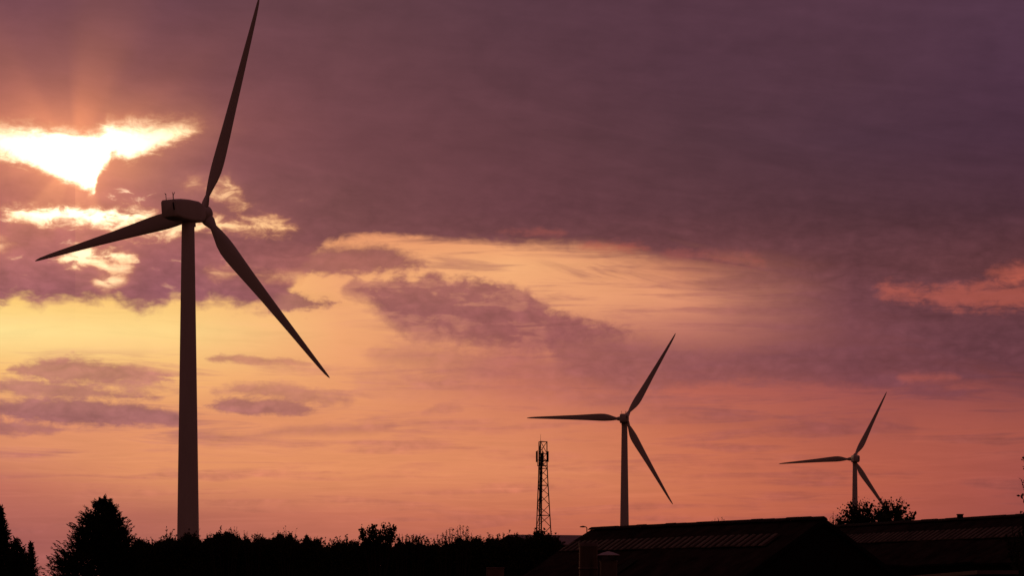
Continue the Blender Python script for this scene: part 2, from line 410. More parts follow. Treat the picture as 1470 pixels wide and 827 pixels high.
# ------------------------------------------------------------------ mesh helpers
class MB:
    def __init__(self): self.v = []; self.f = []; self.n = 0

    def add(self, v, f):
        v = np.asarray(v, float).reshape(-1, 3)
        self.f += [tuple(i + self.n for i in q) for q in f]
        self.v.append(v); self.n += len(v)

    def box(self, c, size, mat=None):
        x, y, z = [s / 2 for s in size]
        V = [Vector((sx * x, sy * y, sz * z)) for sx in (-1, 1) for sy in (-1, 1) for sz in (-1, 1)]
        V = [(mat @ p if mat else p) + Vector(c) for p in V]
        self.add(V, [(0, 1, 3, 2), (4, 6, 7, 5), (0, 4, 5, 1), (2, 3, 7, 6), (0, 2, 6, 4), (1, 5, 7, 3)])

    def tube(self, pts, rad, n=8, cap=True):
        pts = [Vector(p) for p in pts]
        if not hasattr(rad, '__len__'): rad = [rad] * len(pts)
        V = []; ref = None
        for i, p in enumerate(pts):
            d = (pts[min(i + 1, len(pts) - 1)] - pts[max(i - 1, 0)]).normalized()
            if ref is None:
                ref = d.cross(Vector((0.31, 0.87, 0.11))).normalized()
            ref = (ref - d * ref.dot(d)).normalized(); b = d.cross(ref)
            V += [p + (ref * math.cos(2 * math.pi * k / n) + b * math.sin(2 * math.pi * k / n)) * rad[i] for k in range(n)]
        F = [(i * n + k, i * n + (k + 1) % n, (i + 1) * n + (k + 1) % n, (i + 1) * n + k) for i in range(len(pts) - 1) for k in range(n)]
        if cap: F += [tuple(range(n))[::-1], tuple((len(pts) - 1) * n + k for k in range(n))]
        self.add(V, F)

    def lathe(self, prof, n=32, c=(0, 0, 0)):
        """prof: (radius, z) pairs round the z axis"""
        V = [(c[0] + r * math.cos(2 * math.pi * k / n), c[1] + r * math.sin(2 * math.pi * k / n), c[2] + z) for r, z in prof for k in range(n)]
        F = [(i * n + k, i * n + (k + 1) % n, (i + 1) * n + (k + 1) % n, (i + 1) * n + k) for i in range(len(prof) - 1) for k in range(n)]
        if prof[0][0] > 1e-4: F.append(tuple(range(n))[::-1])
        if prof[-1][0] > 1e-4: F.append(tuple((len(prof) - 1) * n + k for k in range(n)))
        self.add(V, F)

    def loft(self, secs, closed_ends=True):
        n = len(secs[0])
        V = [p for s in secs for p in s]
        F = [(i * n + k, i * n + (k + 1) % n, (i + 1) * n + (k + 1) % n, (i + 1) * n + k) for i in range(len(secs) - 1) for k in range(n)]
        if closed_ends: F += [tuple(range(n))[::-1], tuple((len(secs) - 1) * n + k for k in range(n))]
        self.add(V, F)

    def leaves(self, P, D, size, width=0.45, droop=0.15):
        """many small folded leaf faces: base P, pointing D, own size"""
        P = np.asarray(P, float); D = np.asarray(D, float); N = len(P)
        D = D / (np.linalg.norm(D, axis=1, keepdims=True) + 1e-9)
        r = rng.normal(size=(N, 3)); s = np.cross(D, r); s /= (np.linalg.norm(s, axis=1, keepdims=True) + 1e-9)
        u = np.cross(s, D)
        L = (np.ones(N) * size).reshape(-1, 1)
        a = P; b = P + D * L * 0.45 + s * L * width * 0.5 + u * L * 0.06; c = P + D * L - u * L * droop; d = P + D * L * 0.45 - s * L * width * 0.5 + u * L * 0.06
        V = np.stack([a, b, c, d], 1).reshape(-1, 3)
        i0 = np.arange(N) * 4 + self.n
        self.f += list(map(tuple, np.stack([i0, i0 + 1, i0 + 2, i0 + 3], 1).tolist()))
        self.v.append(V); self.n += 4 * N

    def build(self, name, mat, parent=None, loc=(0, 0, 0), smooth=False, label=None):
        me = bpy.data.meshes.new(name)
        me.from_pydata(np.concatenate(self.v).tolist(), [], self.f)
        me.update()
        if smooth:
            me.shade_smooth()
            if smooth is not True: me.set_sharp_from_angle(angle=R(smooth))
        me.materials.append(mat)
        o = bpy.data.objects.new(name, me)
        sc.collection.objects.link(o)
        o.location = loc
        if parent: o.parent = parent
        if label: o['label'] = label
        return o


def thing(name, label, cat, loc=(0, 0, 0), rz=0.0, group=None):
    o = bpy.data.objects.new(name, None)
    o.empty_display_size = 0.3
    sc.collection.objects.link(o)
    o.location = loc; o.rotation_euler = (0, 0, rz)
    o['label'] = label; o['category'] = cat
    if group: o['group'] = group
    return o


# ------------------------------------------------------------------ ground
mb = MB()
g = 8000
nx = 41
xs = np.sign(np.linspace(-1, 1, nx)) * np.abs(np.linspace(-1, 1, nx)) ** 3 * g
V = [(x, y, 0.0) for y in xs for x in xs]
mb.add(V, [(j * nx + i, j * nx + i + 1, (j + 1) * nx + i + 1, (j + 1) * nx + i) for j in range(nx - 1) for i in range(nx - 1)])
o = mb.build('ground', M['ground']); o['kind'] = 'structure'


# ------------------------------------------------------------------ wind turbines
RB = 40.0


def blade_mesh():
    st = [(0.9, 0.95, 1.0, 0.5, 16), (2.0, 0.95, 1.0, 0.5, 16), (3.4, 1.15, .86, .47, 16), (5.0, 1.95, .55, .40, 15), (6.6, 2.65, .38, .35, 13.5), (8.2, 3.0, .30, .33, 12),
          (9.8, 3.02, .26, .32, 10.5), (12, 2.82, .23, .31, 9), (16, 2.38, .20, .30, 6.5), (20, 2.0, .18, .30, 4.5), (25, 1.62, .17, .29, 2.8), (30, 1.26, .16, .29, 1.4), (34, .98, .15, .28, .6), (37, .74, .15, .28, .2),
          (38.8, .52, .15, .30, 0), (39.6, .32, .15, .36, 0), (40.0, .10, .2, .45, 0)]
    n = 20; secs = []
    for r, c, tk, ax, tw in st:
        c = 1.9 if r < 2.5 else c
        pts = []
        for k in range(n):
            th = 2 * math.pi * k / n
            x = 0.5 + 0.5 * math.cos(th)             # 0 leading edge .. 1 trailing edge
            circ = 0.5 * math.sin(th)
            foil = 2.6 * (0.2969 * math.sqrt(x) - 0.126 * x - 0.3516 * x * x + 0.2843 * x ** 3 - 0.1015 * x ** 4) * 1.9
            foil = foil if math.sin(th) >= 0 else -foil * 0.7
            w = min(1, max(0, (r - 2.0) / 4.0))
            y = (circ * (1 - w) + foil * w) * tk * c if w < 1 else foil * tk * c
            X = (x - ax) * c
            a = R(tw + 1.0)
            # chord runs along -X (leading edge) .. +X, thickness along Y (down wind)
            pts.append((X * math.cos(a) - y * math.sin(a), -X * math.sin(a) - y * math.cos(a) if False else -(X * math.sin(a)) + y * math.cos(a), r))
        secs.append(pts)
    m = MB(); m.loft(secs)
    return m


def rounded(hw, z0, z1, s, rad=0.45, k=4):
    pts = []
    for cx, cz, a0 in ((hw - rad, z1 - rad, 0), (-hw + rad, z1 - rad, 90), (-hw + rad, z0 + rad, 180), (hw - rad, z0 + rad, 270)):
        for i in range(k + 1):
            a = R(a0 + 90 * i / k)
            pts.append((cx + rad * math.cos(a), s, cz + rad * math.sin(a)))
    return pts


def make_turbine(label, p):
    root = thing('wind_turbine', label, 'wind turbine', group='wind turbines with three blades')
    t = MB()
    t.lathe([(2.1, 0), (2.09, 1.0), (1.8, 22), (1.45, 46), (1.14, p['top'])], 40)
    t.build('tower', M['white'], root, smooth=40)
    nm = MB()
    S_ = [(-6.0, 1.45, -0.95, 1.75, .5), (-5.85, 1.65, -1.1, 1.98, .5), (-4.0, 1.78, -1.42, 2.15, .45), (-1.5, 1.8, -1.62, 2.2, .42), (1.4, 1.78, -1.68, 2.08, .45), (2.8, 1.68, -1.6, 1.8, .7), (3.5, 1.5, -1.45, 1.5, 1.2)]
    nm.loft([rounded(hw, z0, z1, s, rd) for s, hw, z0, z1, rd in S_])
    nac = nm.build('nacelle', M['white'], root, smooth=35)
    yb = MB(); yb.lathe([(1.25, -2.5), (1.25, -1.3)], 32)
    yb.build('yaw_bearing', M['white'], nac, smooth=40)
    vt = MB(); vt.box((1.15, -6.02, 0.75), (0.20, 0.16, 1.35), Matrix.Rotation(R(-6), 3, 'Y'))
    vt.build('vent_slot', M['black'], nac)
    w1 = MB(); w1.tube([(-0.95, -5.2, 2.0), (-0.95, -5.2, 3.15)], 0.06, 6); w1.tube([(-0.95, -5.2, 2.95), (-1.15, -5.25, 3.25)], 0.05, 6)
    w1.build('weather_mast', M['dark'], nac)
    w2 = MB(); w2.tube([(0.6, -5.2, 2.0), (0.6, -5.2, 2.75)], 0.08, 6); w2.tube([(0.6, -5.2, 2.7), (0.95, -5.2, 3.25)], 0.07, 6); w2.tube([(0.6, -5.2, 2.7), (0.45, -5.2, 3.3)], 0.05, 6)
    w2.tube([(-0.95, -5.2, 2.3), (0.6, -5.2, 2.35)], 0.025, 5)
    w2.build('weather_mast', M['dark'], nac)
    hm = MB()
    hm.lathe([(0.9, -1.75), (1.5, -1.6), (1.66, -0.9), (1.66, 0.3), (1.5, 1.0), (1.15, 1.6), (0.7, 2.0), (0.25, 2.18), (0.0, 2.2)], 36)
    hub = hm.build('hub', M['white'], root, smooth=40)
    bm_ = blade_mesh()
    blades = [bm_.build('blade', M['white'], root, smooth=50)]
    for k in (1, 2):
        c = blades[0].copy(); sc.collection.objects.link(c); c.parent = root; blades.append(c)
    return root, nac, hub, blades


def pose_turbine(tr, p):
    root, nac, hub, blades = tr
    yaw, tilt, cone, ph, over, hz = R(p['yaw']), R(p['tilt']), R(p['cone']), R(p['ph']), p['over'], p['hz']
    a = Vector((math.sin(yaw) * math.cos(tilt), math.cos(yaw) * math.cos(tilt), math.sin(tilt)))
    u = Vector((math.cos(yaw), -math.sin(yaw), 0)); v = u.cross(a)
    root.location = (p['x'], p['y'], 0)
    H = Vector((0, 0, hz)) + a * over

    def mat(x, y, z, o): return Matrix(((x[0], y[0], z[0], o[0]), (x[1], y[1], z[1], o[1]), (x[2], y[2], z[2], o[2]), (0, 0, 0, 1)))
    t2 = R(p['tilt'])
    a2 = Vector((math.sin(yaw) * math.cos(t2), math.cos(yaw) * math.cos(t2), math.sin(t2)))
    nac.matrix_basis = mat(u, a2, u.cross(a2), Vector((0, 0, hz - 0.25)))
    hub.matrix_basis = mat(v, u, a, H)
    for k, b in enumerate(blades):
        an = ph + k * 2 * math.pi / 3
        r = (u * math.sin(an) + v * math.cos(an))
        t = (u * math.cos(an) - v * math.sin(an))           # clockwise seen from behind; leading edge is -t
        d = (r * math.cos(cone) + a * math.sin(cone)).normalized()
        yv = d.cross(t).normalized()
        if yv.dot(a) < 0: pass
        b.matrix_basis = mat(t, yv, d, H)


TP = [dict(x=-59.0, y=329.9, hz=69.1, yaw=24.8, ph=21.7, cone=0.4, over=4.7, tilt=6.5, top=67.3),
      dict(x=45.4, y=731.1, hz=67.4, yaw=5.4, ph=30.9, cone=0.3, over=5.0, tilt=4.6, top=65.8),
      dict(x=183.6, y=969.8, hz=67.3, yaw=1.4, ph=26.0, cone=1.8, over=5.0, tilt=4.5, top=65.7)]
TL = ['largest wind turbine, its nacelle seen side-on, rising behind the hedge beside the big conifer',
      'mid-sized wind turbine with one level blade, rising behind the long shed with the gable',
      'smallest, most distant wind turbine, its tower and lower blade hidden by the round bush']
tr0 = make_turbine(TL[0], TP[0])
pose_turbine(tr0, TP[0])
for p, lab in zip(TP[1:], TL[1:]):
    root = tr0[0].copy(); sc.collection.objects.link(root); root['label'] = lab
    bl = []
    for ch in list(tr0[0].children):
        c = ch.copy(); sc.collection.objects.link(c); c.parent = root
        kind = c.name.split('.')[0]
        for gch in list(ch.children):
            d = gch.copy(); sc.collection.objects.link(d); d.parent = c
        if kind == 'nacelle': nac = c
        elif kind == 'hub': hub = c
        elif kind == 'blade': bl.append(c)
        elif kind == 'tower': c.scale = (1, 1, p['top'] / TP[0]['top'])
    pose_turbine((root, nac, hub, bl), p)

# ------------------------------------------------------------------ lattice mast
Dm = 150.0
base = at(778.3, 835, Dm); base.z = 0
mast = thing('lattice_mast', 'tall steel lattice mast with antennas at its top, standing behind the dark hedge', 'radio mast', base, R(10))
Hm = (835 - 634) / FPX * Dm * K + EYE


def mw(z): return 0.78 + (2.0 - 0.78) * max(0.0, 1 - z / (Hm - 4.0))


def tri(z): return [Vector((mw(z) * math.cos(R(a)), mw(z) * math.sin(R(a)), z)) for a in (0, 120, 240)]


for k in range(3):
    m = MB(); m.tube([tri(z)[k] for z in np.linspace(0, Hm, 9)], 0.085, 6)
    m.build('leg', M['dark'], mast)
br = MB()
zl = [0, 2.2, 4.4, 6.5, 8.5, 10.4, 12.2, 13.9, 15.5, 17.0, 18.4, 19.7, 20.9, 22.1, Hm - 0.05]
for i, z in enumerate(zl):
    C4 = tri(z)
    if i % 3 == 0 or i > 10:
        for k in range(3): br.tube([C4[k], C4[(k + 1) % 3]], 0.055, 5)
    if i + 1 < len(zl):
        D4 = tri(zl[i + 1])
        for k in range(3):
            a, b = (k, (k + 1) % 3) if (i + k) % 2 == 0 else ((k + 1) % 3, k)
            br.tube([C4[a], D4[b]], 0.055, 5)
br.build('bracing', M['dark'], mast)
lad = MB()
for s in (-0.22, 0.22): lad.tube([(-0.45 + s, -0.2, 0), (-0.2 + s, -0.15, Hm - 1)], 0.04, 5)
for z in np.arange(0.3, Hm - 1, 0.32): lad.box((-0.45 + 0.25 * z / (Hm - 1), -0.18, z), (0.44, 0.04, 0.04))
lad.build('cable_ladder', M['dark'], mast)
cb = MB()
for k in range(4): cb.tube([(-0.33 + 0.06 * k, -0.28, 7 + k * .2), (-0.25 + 0.05 * k, -0.22, 10.5), (-0.3 + 0.06 * k, -0.26, 13), (-0.24 + 0.05 * k, -0.2, Hm - 2)], 0.045, 5)
cb.build('feeder_cables', M['black'], mast)
hd = MB()
zz = Hm - 3.9
P4 = [(-.72 * math.cos(a), .72 * math.sin(a), zz) for a in np.linspace(0, 2 * math.pi, 13)]
hd.tube(P4, 0.05, 5)
P4 = [(-.72 * math.cos(a), .72 * math.sin(a), zz + 0.9) for a in np.linspace(0, 2 * math.pi, 13)]
hd.tube(P4, 0.035, 5)
for a in np.linspace(0, 2 * math.pi, 7)[:-1]: hd.tube([(0.4 * math.cos(a), 0.4 * math.sin(a), zz), (.72 * math.cos(a), .72 * math.sin(a), zz), (.72 * math.cos(a), .72 * math.sin(a), zz + .9)], 0.03, 5)
hd.build('head_frame', M['dark'], mast)
for a in (R(-24), R(96 - 24), R(216 - 24), R(170 - 24)):
    m = MB()
    c = Vector((.80 * math.cos(a), .80 * math.sin(a), Hm - 2.45))
    m.tube([c + Vector((0, 0, -1.5)), c + Vector((0, 0, 1.0))], 0.05, 6)
    m.box(c + Vector((0.17 * math.cos(a), 0.17 * math.sin(a), 0)), (0.14, 0.26, 1.7), Matrix.Rotation(a, 3, 'Z'))
    m.build('antenna_panel', M['black'], mast)
m = MB(); m.tube([(-0.38, -0.66, Hm - .3), (-0.38, -0.66, Hm + 1.1)], [0.035, 0.015], 5); m.build('whip_antenna', M['dark'], mast)


# ------------------------------------------------------------------ sheds
def shed(name, label, left, d, length, w, tn, tf, eave_drop_wall, sky_s, dark_sheet=False, vent=None):
    """left = far end of the ridge, d = ridge direction towards the near end"""
    d = Vector((d[0], d[1], 0)).normalized()
    p = Vector((-d.y, d.x, 0))                      # away from the camera
    if p.y < 0: p = -p
    zr = left.z
    root = thing(name, label, 'shed', (left.x, left.y, 0))

    def pt(s, q, lift=0.0):
        """s along ridge, q across: negative towards the camera"""
        z = zr - abs(q) * (tn if q < 0 else tf) + lift
        return d * s + p * q + Vector((0, 0, z))
    # roof: corrugated sheets, each slope a sheet with thickness
    rf = MB(); wl = 0.19; ns = int(length / wl * 6)
    for side in (-1, 1):
        qs = [0.03, 0.3 * w, 0.55 * w, 0.8 * w, w + 0.25]
        V = []; 
        for i in range(ns + 1):
            s = length * i / ns
            c = 0.025 * math.sin(2 * math.pi * s / wl)
            for j, q in enumerate(qs):
                sag = 0.05 * math.sin(s * 0.55 + j) + 0.03 * math.sin(s * 1.7 + 2 * j)
                V.append(pt(s, side * q, c + sag * (0 if j == 0 else 1) - (0.02 if j % 2 else 0)))
        n = len(qs)
        rf.add(V, [(i * n + j, i * n + j + 1, (i + 1) * n + j + 1, (i + 1) * n + j) for i in range(ns) for j in range(n - 1)])
        V2 = [Vector(v) - Vector((0, 0, 0.09)) for v in V]
        rf.add(V2, [(i * n + j, (i + 1) * n + j, (i + 1) * n + j + 1, i * n + j + 1) for i in range(ns) for j in range(n - 1)])
    roof = rf.build('roof', M['roof'], root)
    rc = MB(); k = int(length / 0.9)
    for i in range(k):
        s0 = length * i / k; s1 = length * (i + 1) / k - 0.015
        dz = 0.010 * math.sin(i * 1.7) + 0.008 * math.sin(i * 4.1)
        sec = [(-0.26, -0.05), (-0.16, 0.05), (0, 0.12), (0.16, 0.05), (0.26, -0.05), (0, 0.03)]
        rc.loft([[d * s + p * q + Vector((0, 0, zr + 0.03 + z + dz)) for q, z in sec] for s in (s0, s1)])
    rc.build('ridge_cap', M['ridge'], roof)
    # dirty rooflight sheets
    strips = []; s = sky_s[2]
    while s < length - sky_s[3]:
        q0 = -w * sky_s[0]; q1 = -w * (sky_s[1] + 0.012 * rnd.uniform(-1, 1)); wd = 0.30 * rnd.uniform(.8, 1.15)
        if True:
            A = [pt(s, q0, .085), pt(s, q0, .11), pt(s + wd / 2, q0, .14), pt(s + wd, q0, .11), pt(s + wd, q0, .085)]
            B = [pt(s, q1, .085), pt(s, q1, .11), pt(s + wd / 2, q1, .14), pt(s + wd, q1, .11), pt(s + wd, q1, .085)]
            q_ = MB(); q_.loft([A, B]); strips.append((np.concatenate(q_.v), q_.f))
        s += 0.57
    aa_, bb_ = pt(sky_s[2] - .05, -w * sky_s[0]), pt(sky_s[2] - .05, -w * sky_s[1])
    ee_, ff_ = pt(length - sky_s[3] + .1, -w * sky_s[0]), pt(length - sky_s[3] + .1, -w * sky_s[1])
    u1, u2 = Vector((0, 0, .07)), Vector((0, 0, .09))
    bk = MB(); bk.loft([[aa_ + u1, bb_ + u1, bb_ + u2, aa_ + u2], [ee_ + u1, ff_ + u1, ff_ + u2, ee_ + u2]])
    bkp = bk.build('rooflight_band', M['roof'], roof)
    for v_, f_l in strips:
        q_ = MB(); q_.add(v_, f_l); q_.build('rooflight_sheet', M['skylight'], roof)
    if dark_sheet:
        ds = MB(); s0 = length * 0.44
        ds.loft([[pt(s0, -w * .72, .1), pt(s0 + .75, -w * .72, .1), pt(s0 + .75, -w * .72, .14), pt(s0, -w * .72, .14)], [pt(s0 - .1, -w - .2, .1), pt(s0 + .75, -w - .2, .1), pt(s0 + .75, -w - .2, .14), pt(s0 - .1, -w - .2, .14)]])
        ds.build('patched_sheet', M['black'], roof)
    if vent:
        ve = MB(); ve.box(d * vent + Vector((0, 0, zr + 0.18)), (0.30, 0.30, 0.24)); ve.box(d * vent + Vector((0, 0, zr + 0.32)), (0.36, 0.36, 0.05))
        ve.build('ridge_vent', M['ridge'], roof)
    # walls, near-black: the gable's shade is put into their colour
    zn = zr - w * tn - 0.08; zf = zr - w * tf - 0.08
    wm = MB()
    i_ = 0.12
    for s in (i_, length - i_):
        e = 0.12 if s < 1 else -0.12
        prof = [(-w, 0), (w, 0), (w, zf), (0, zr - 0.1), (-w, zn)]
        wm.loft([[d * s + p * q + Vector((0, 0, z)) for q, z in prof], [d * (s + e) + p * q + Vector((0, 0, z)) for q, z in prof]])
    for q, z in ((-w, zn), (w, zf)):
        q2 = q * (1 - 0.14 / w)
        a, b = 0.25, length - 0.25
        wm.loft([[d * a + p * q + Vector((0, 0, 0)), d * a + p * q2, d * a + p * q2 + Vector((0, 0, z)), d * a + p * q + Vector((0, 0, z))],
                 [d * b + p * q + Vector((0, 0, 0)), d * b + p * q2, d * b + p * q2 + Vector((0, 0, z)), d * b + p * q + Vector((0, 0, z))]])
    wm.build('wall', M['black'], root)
    # barge boards on the near gable
    for side, t_ in ((-1, tn), (1, tf)):
        bb = MB(); s = length
        L = w + 0.25
        prof = [(0, 0), (L, 0)]
        a = d * (s + .003) + Vector((0, 0, zr)); b = d * (s + .003) + p * side * L + Vector((0, 0, zr - L * t_))
        o_ = d * 0.04; h = Vector((0, 0, 0.2))
        bb.loft([[a - h, a + o_ - h, a + o_ + h * .2, a + h * .2], [b - h, b + o_ - h, b + o_ + h * .2, b + h * .2]])
        bb.build('barge_board', M['black'], root)
    return root


D_l = 53.4
l1 = at(849, 761, D_l)
r1 = at(1183, 745.5, D_l * (835 - 761) / (835 - 745.5))
dv = r1 - l1
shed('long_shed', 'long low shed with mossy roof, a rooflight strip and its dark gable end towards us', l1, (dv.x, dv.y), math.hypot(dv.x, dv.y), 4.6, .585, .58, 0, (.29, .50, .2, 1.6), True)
l2 = at(1192, 757.5, 64.0)
r2 = at(1470, 741.5, 64.0 * (835 - 757.5) / (835 - 741.5))
dv2 = (r2 - l2)
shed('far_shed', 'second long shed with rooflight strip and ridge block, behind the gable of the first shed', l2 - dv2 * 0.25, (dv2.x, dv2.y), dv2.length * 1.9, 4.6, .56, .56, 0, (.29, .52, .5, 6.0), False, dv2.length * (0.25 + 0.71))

# barn far behind the mast
Yb = 118.0
A = at(733, 768, Yb); B = at(850, 768, Yb + 2)
bn = thing('metal_barn', 'distant barn with a plain reddish metal roof behind the mast foot and street lamp', 'barn', (A.x, A.y, 0))
L = (B - A).length + 6; hr = A.z; he = hr - 1.35; wd = 7.0
ang_b = math.atan2(B.y - A.y, B.x - A.x)
bn.rotation_euler = (0, 0, ang_b)
m = MB()
for q0, z0, q1, z1 in ((0, hr, -wd - .3, he - .05), (0, hr, wd + .3, he - .05)):
    m.loft([[(-.3, q0, z0), (-.3, q1, z1), (-.3, q1, z1 - .12), (-.3, q0, z0 - .12)], [(L, q0, z0), (L, q1, z1), (L, q1, z1 - .12), (L, q0, z0 - .12)]])
rfb = m.build('roof', M['barn'], bn)
m = MB(); m.box((L / 2 - .15, -wd - .34, he - .1), (L + .2, .08, .16)); m.build('gutter', M['pale'], bn)
m = MB()
prof = [(-wd, 0), (wd, 0), (wd, he - .12), (0, hr - .2), (-wd, he - .12)]
m.loft([[(0, q, z) for q, z in prof], [(L - .3, q, z) for q, z in prof]])
m.build('wall', M['black'], bn)

# street lamp
Yl = 105.0
T = at(842.5, 757, Yl)
sl = thing('street_lamp', 'street lamp with a short arm standing between the barn and the long shed', 'street lamp', (T.x, T.y, 0))
m = MB(); m.tube([(0, 0, 0), (0, 0, 3), (0, 0, T.z - .12), (-.12, 0, T.z), (-.3, 0, T.z + .02)], [.1, .085, .06, .055, .05], 10); m.build('pole', M['dark'], sl, smooth=40)
m = MB(); m.loft([[(-.25, -.1, T.z - .06), (-.25, .1, T.z - .06), (-.25, .08, T.z + .1), (-.25, -.08, T.z + .1)], [(-.5, -.16, T.z - .07), (-.5, .16, T.z - .07), (-.5, .12, T.z + .12), (-.5, -.12, T.z + .12)], [(-.8, -.06, T.z - .04), (-.8, .06, T.z - .04), (-.8, .04, T.z + .04), (-.8, -.04, T.z + .04)]]); m.build('lamp_head', M['dark'], sl)

# ------------------------------------------------------------------ flues and yard things
Yf = 27.0
c = at(844.5, 780, Yf)
fl = thing('metal_flue', 'thick round metal flue with a rolled top, upright before the end of the long shed', 'flue', (c.x, c.y, 0))
m = MB(); m.lathe([(.265, 0), (.265, c.z - .12)], 40); m.build('pipe', M['flue'], fl, smooth=40)
m = MB(); m.lathe([(.268, c.z - .12), (.278, c.z - .11), (.278, c.z - .015), (.268, c.z), (.225, c.z), (.225, c.z - .12)], 40); m.build('top_band', M['steel'], fl, smooth=40)
m = MB(); m.lathe([(.267, 2.02), (.274, 2.03), (.274, 2.08), (.267, 2.09)], 40); m.build('joint_band', M['flue'], fl, smooth=40)
c = at(873.5, 792, Yf - .5)
cw = thing('vent_cowl', 'small vent pipe under a shallow cone cap, beside the thick round flue', 'vent', (c.x, c.y, 0))
m = MB(); m.lathe([(.245, 0), (.245, c.z - .31), (.258, c.z - .30), (.258, c.z - .28), (.24, c.z - .27), (.20, c.z - .27), (.20, c.z - .6)], 36); m.build('pipe', M['flue'], cw, smooth=40)
m = MB(); m.lathe([(.30, c.z - .125), (.325, c.z - .118), (.325, c.z - .108), (.15, c.z - .04), (.0, c.z)], 36); m.build('cone_cap', M['cap'], cw, smooth=30)
for k in range(3):
    a = R(30 + 120 * k)
    m = MB(); m.box((.235 * math.cos(a), .235 * math.sin(a), c.z - .2), (.02, .05, .22), Matrix.Rotation(a, 3, 'Z')); m.build('strut', M['dark'], cw)
Yg = 29.0
c = at(711, 815.5, Yg)
bx = thing('oil_tank', 'rusty brown upright tank with a flat rim, at the hedge foot near the pallets', 'tank', (c.x, c.y, 0))
m = MB(); m.lathe([(.26, 0), (.27, .02), (.27, c.z - .05), (.262, c.z - .045)], 36); m.build('body', M['rust'], bx, smooth=40)
m = MB(); m.lathe([(.275, c.z - .05), (.283, c.z - .04), (.283, c.z - .008), (.27, c.z), (.0, c.z + .004)], 36); m.build('lid', M['rust'], bx, smooth=40)
m = MB(); m.tube([(-.262, -.10, 0), (-.262, -.10, c.z - .06)], .018, 6); m.build('sight_pipe', M['steel'], bx)
# pallets in a stack
c = at(744, 811, 36)
for k in range(13):
    z = 0.03 + k * 0.145
    if z > c.z + .15: break
    px = c.x + rnd.uniform(-.06, .06)
    lab = 'wooden pallet in the stack between the rusty tank and the long shed'
    t = thing('pallet', lab, 'pallet', (px, c.y + rnd.uniform(-.05, .05), z), rnd.uniform(-.05, .05), 'pallets stacked by the hedge')
    m = MB()
    for j in range(5): m.box((0, -.42 + j * .21, .115), (1.05, .12, .022))
    m.build('deck', M['wood'], t)
    m = MB()
    for j in range(3):
        m.box((-.46 + j * .46, 0, .056), (.1, .98, .088))
    m.build('bearers', M['wood'], t)
    if k == 0: pass
# pale low box roof at the bottom
Yp = 24.0
e0 = at(1306, 827.5, Yp + 2.6); e1 = at(1403, 819.5, Yp)
pb = thing('storage_bunker', 'low dark storage bunker with a pale lid before the second shed', 'bunker', (0, 0, 0))
dd = (e1 - e0); dh = Vector((dd.x, dd.y, 0)); pp = Vector((-dh.y, dh.x, 0)).normalized() * 1.1
if pp.y < 0: pp = -pp
m = MB(); th = Vector((0, 0, .10))
q = [e0 - dh * .4 - Vector((0, 0, dd.z * .4)), e1]
m.loft([[q[0], q[0] + pp, q[0] + pp - th, q[0] - th], [q[1], q[1] + pp, q[1] + pp - th, q[1] - th]]); m.build('lid', M['pale'], pb)
m = MB(); ins = pp * .06
z0 = [Vector((v.x, v.y, 0)) for v in q]
qa = [q[0] + dh * .02, q[1] - dh * .02]; za = [z0[0] + dh * .02, z0[1] - dh * .02]
m.loft([[za[0] + ins, za[0] + pp - ins, qa[0] + pp - ins - th * 1.05, qa[0] + ins - th * 1.05], [za[1] + ins, za[1] + pp - ins, qa[1] + pp - ins - th * 1.05, qa[1] + ins - th * 1.05]]); m.build('wall', M['black'], pb)


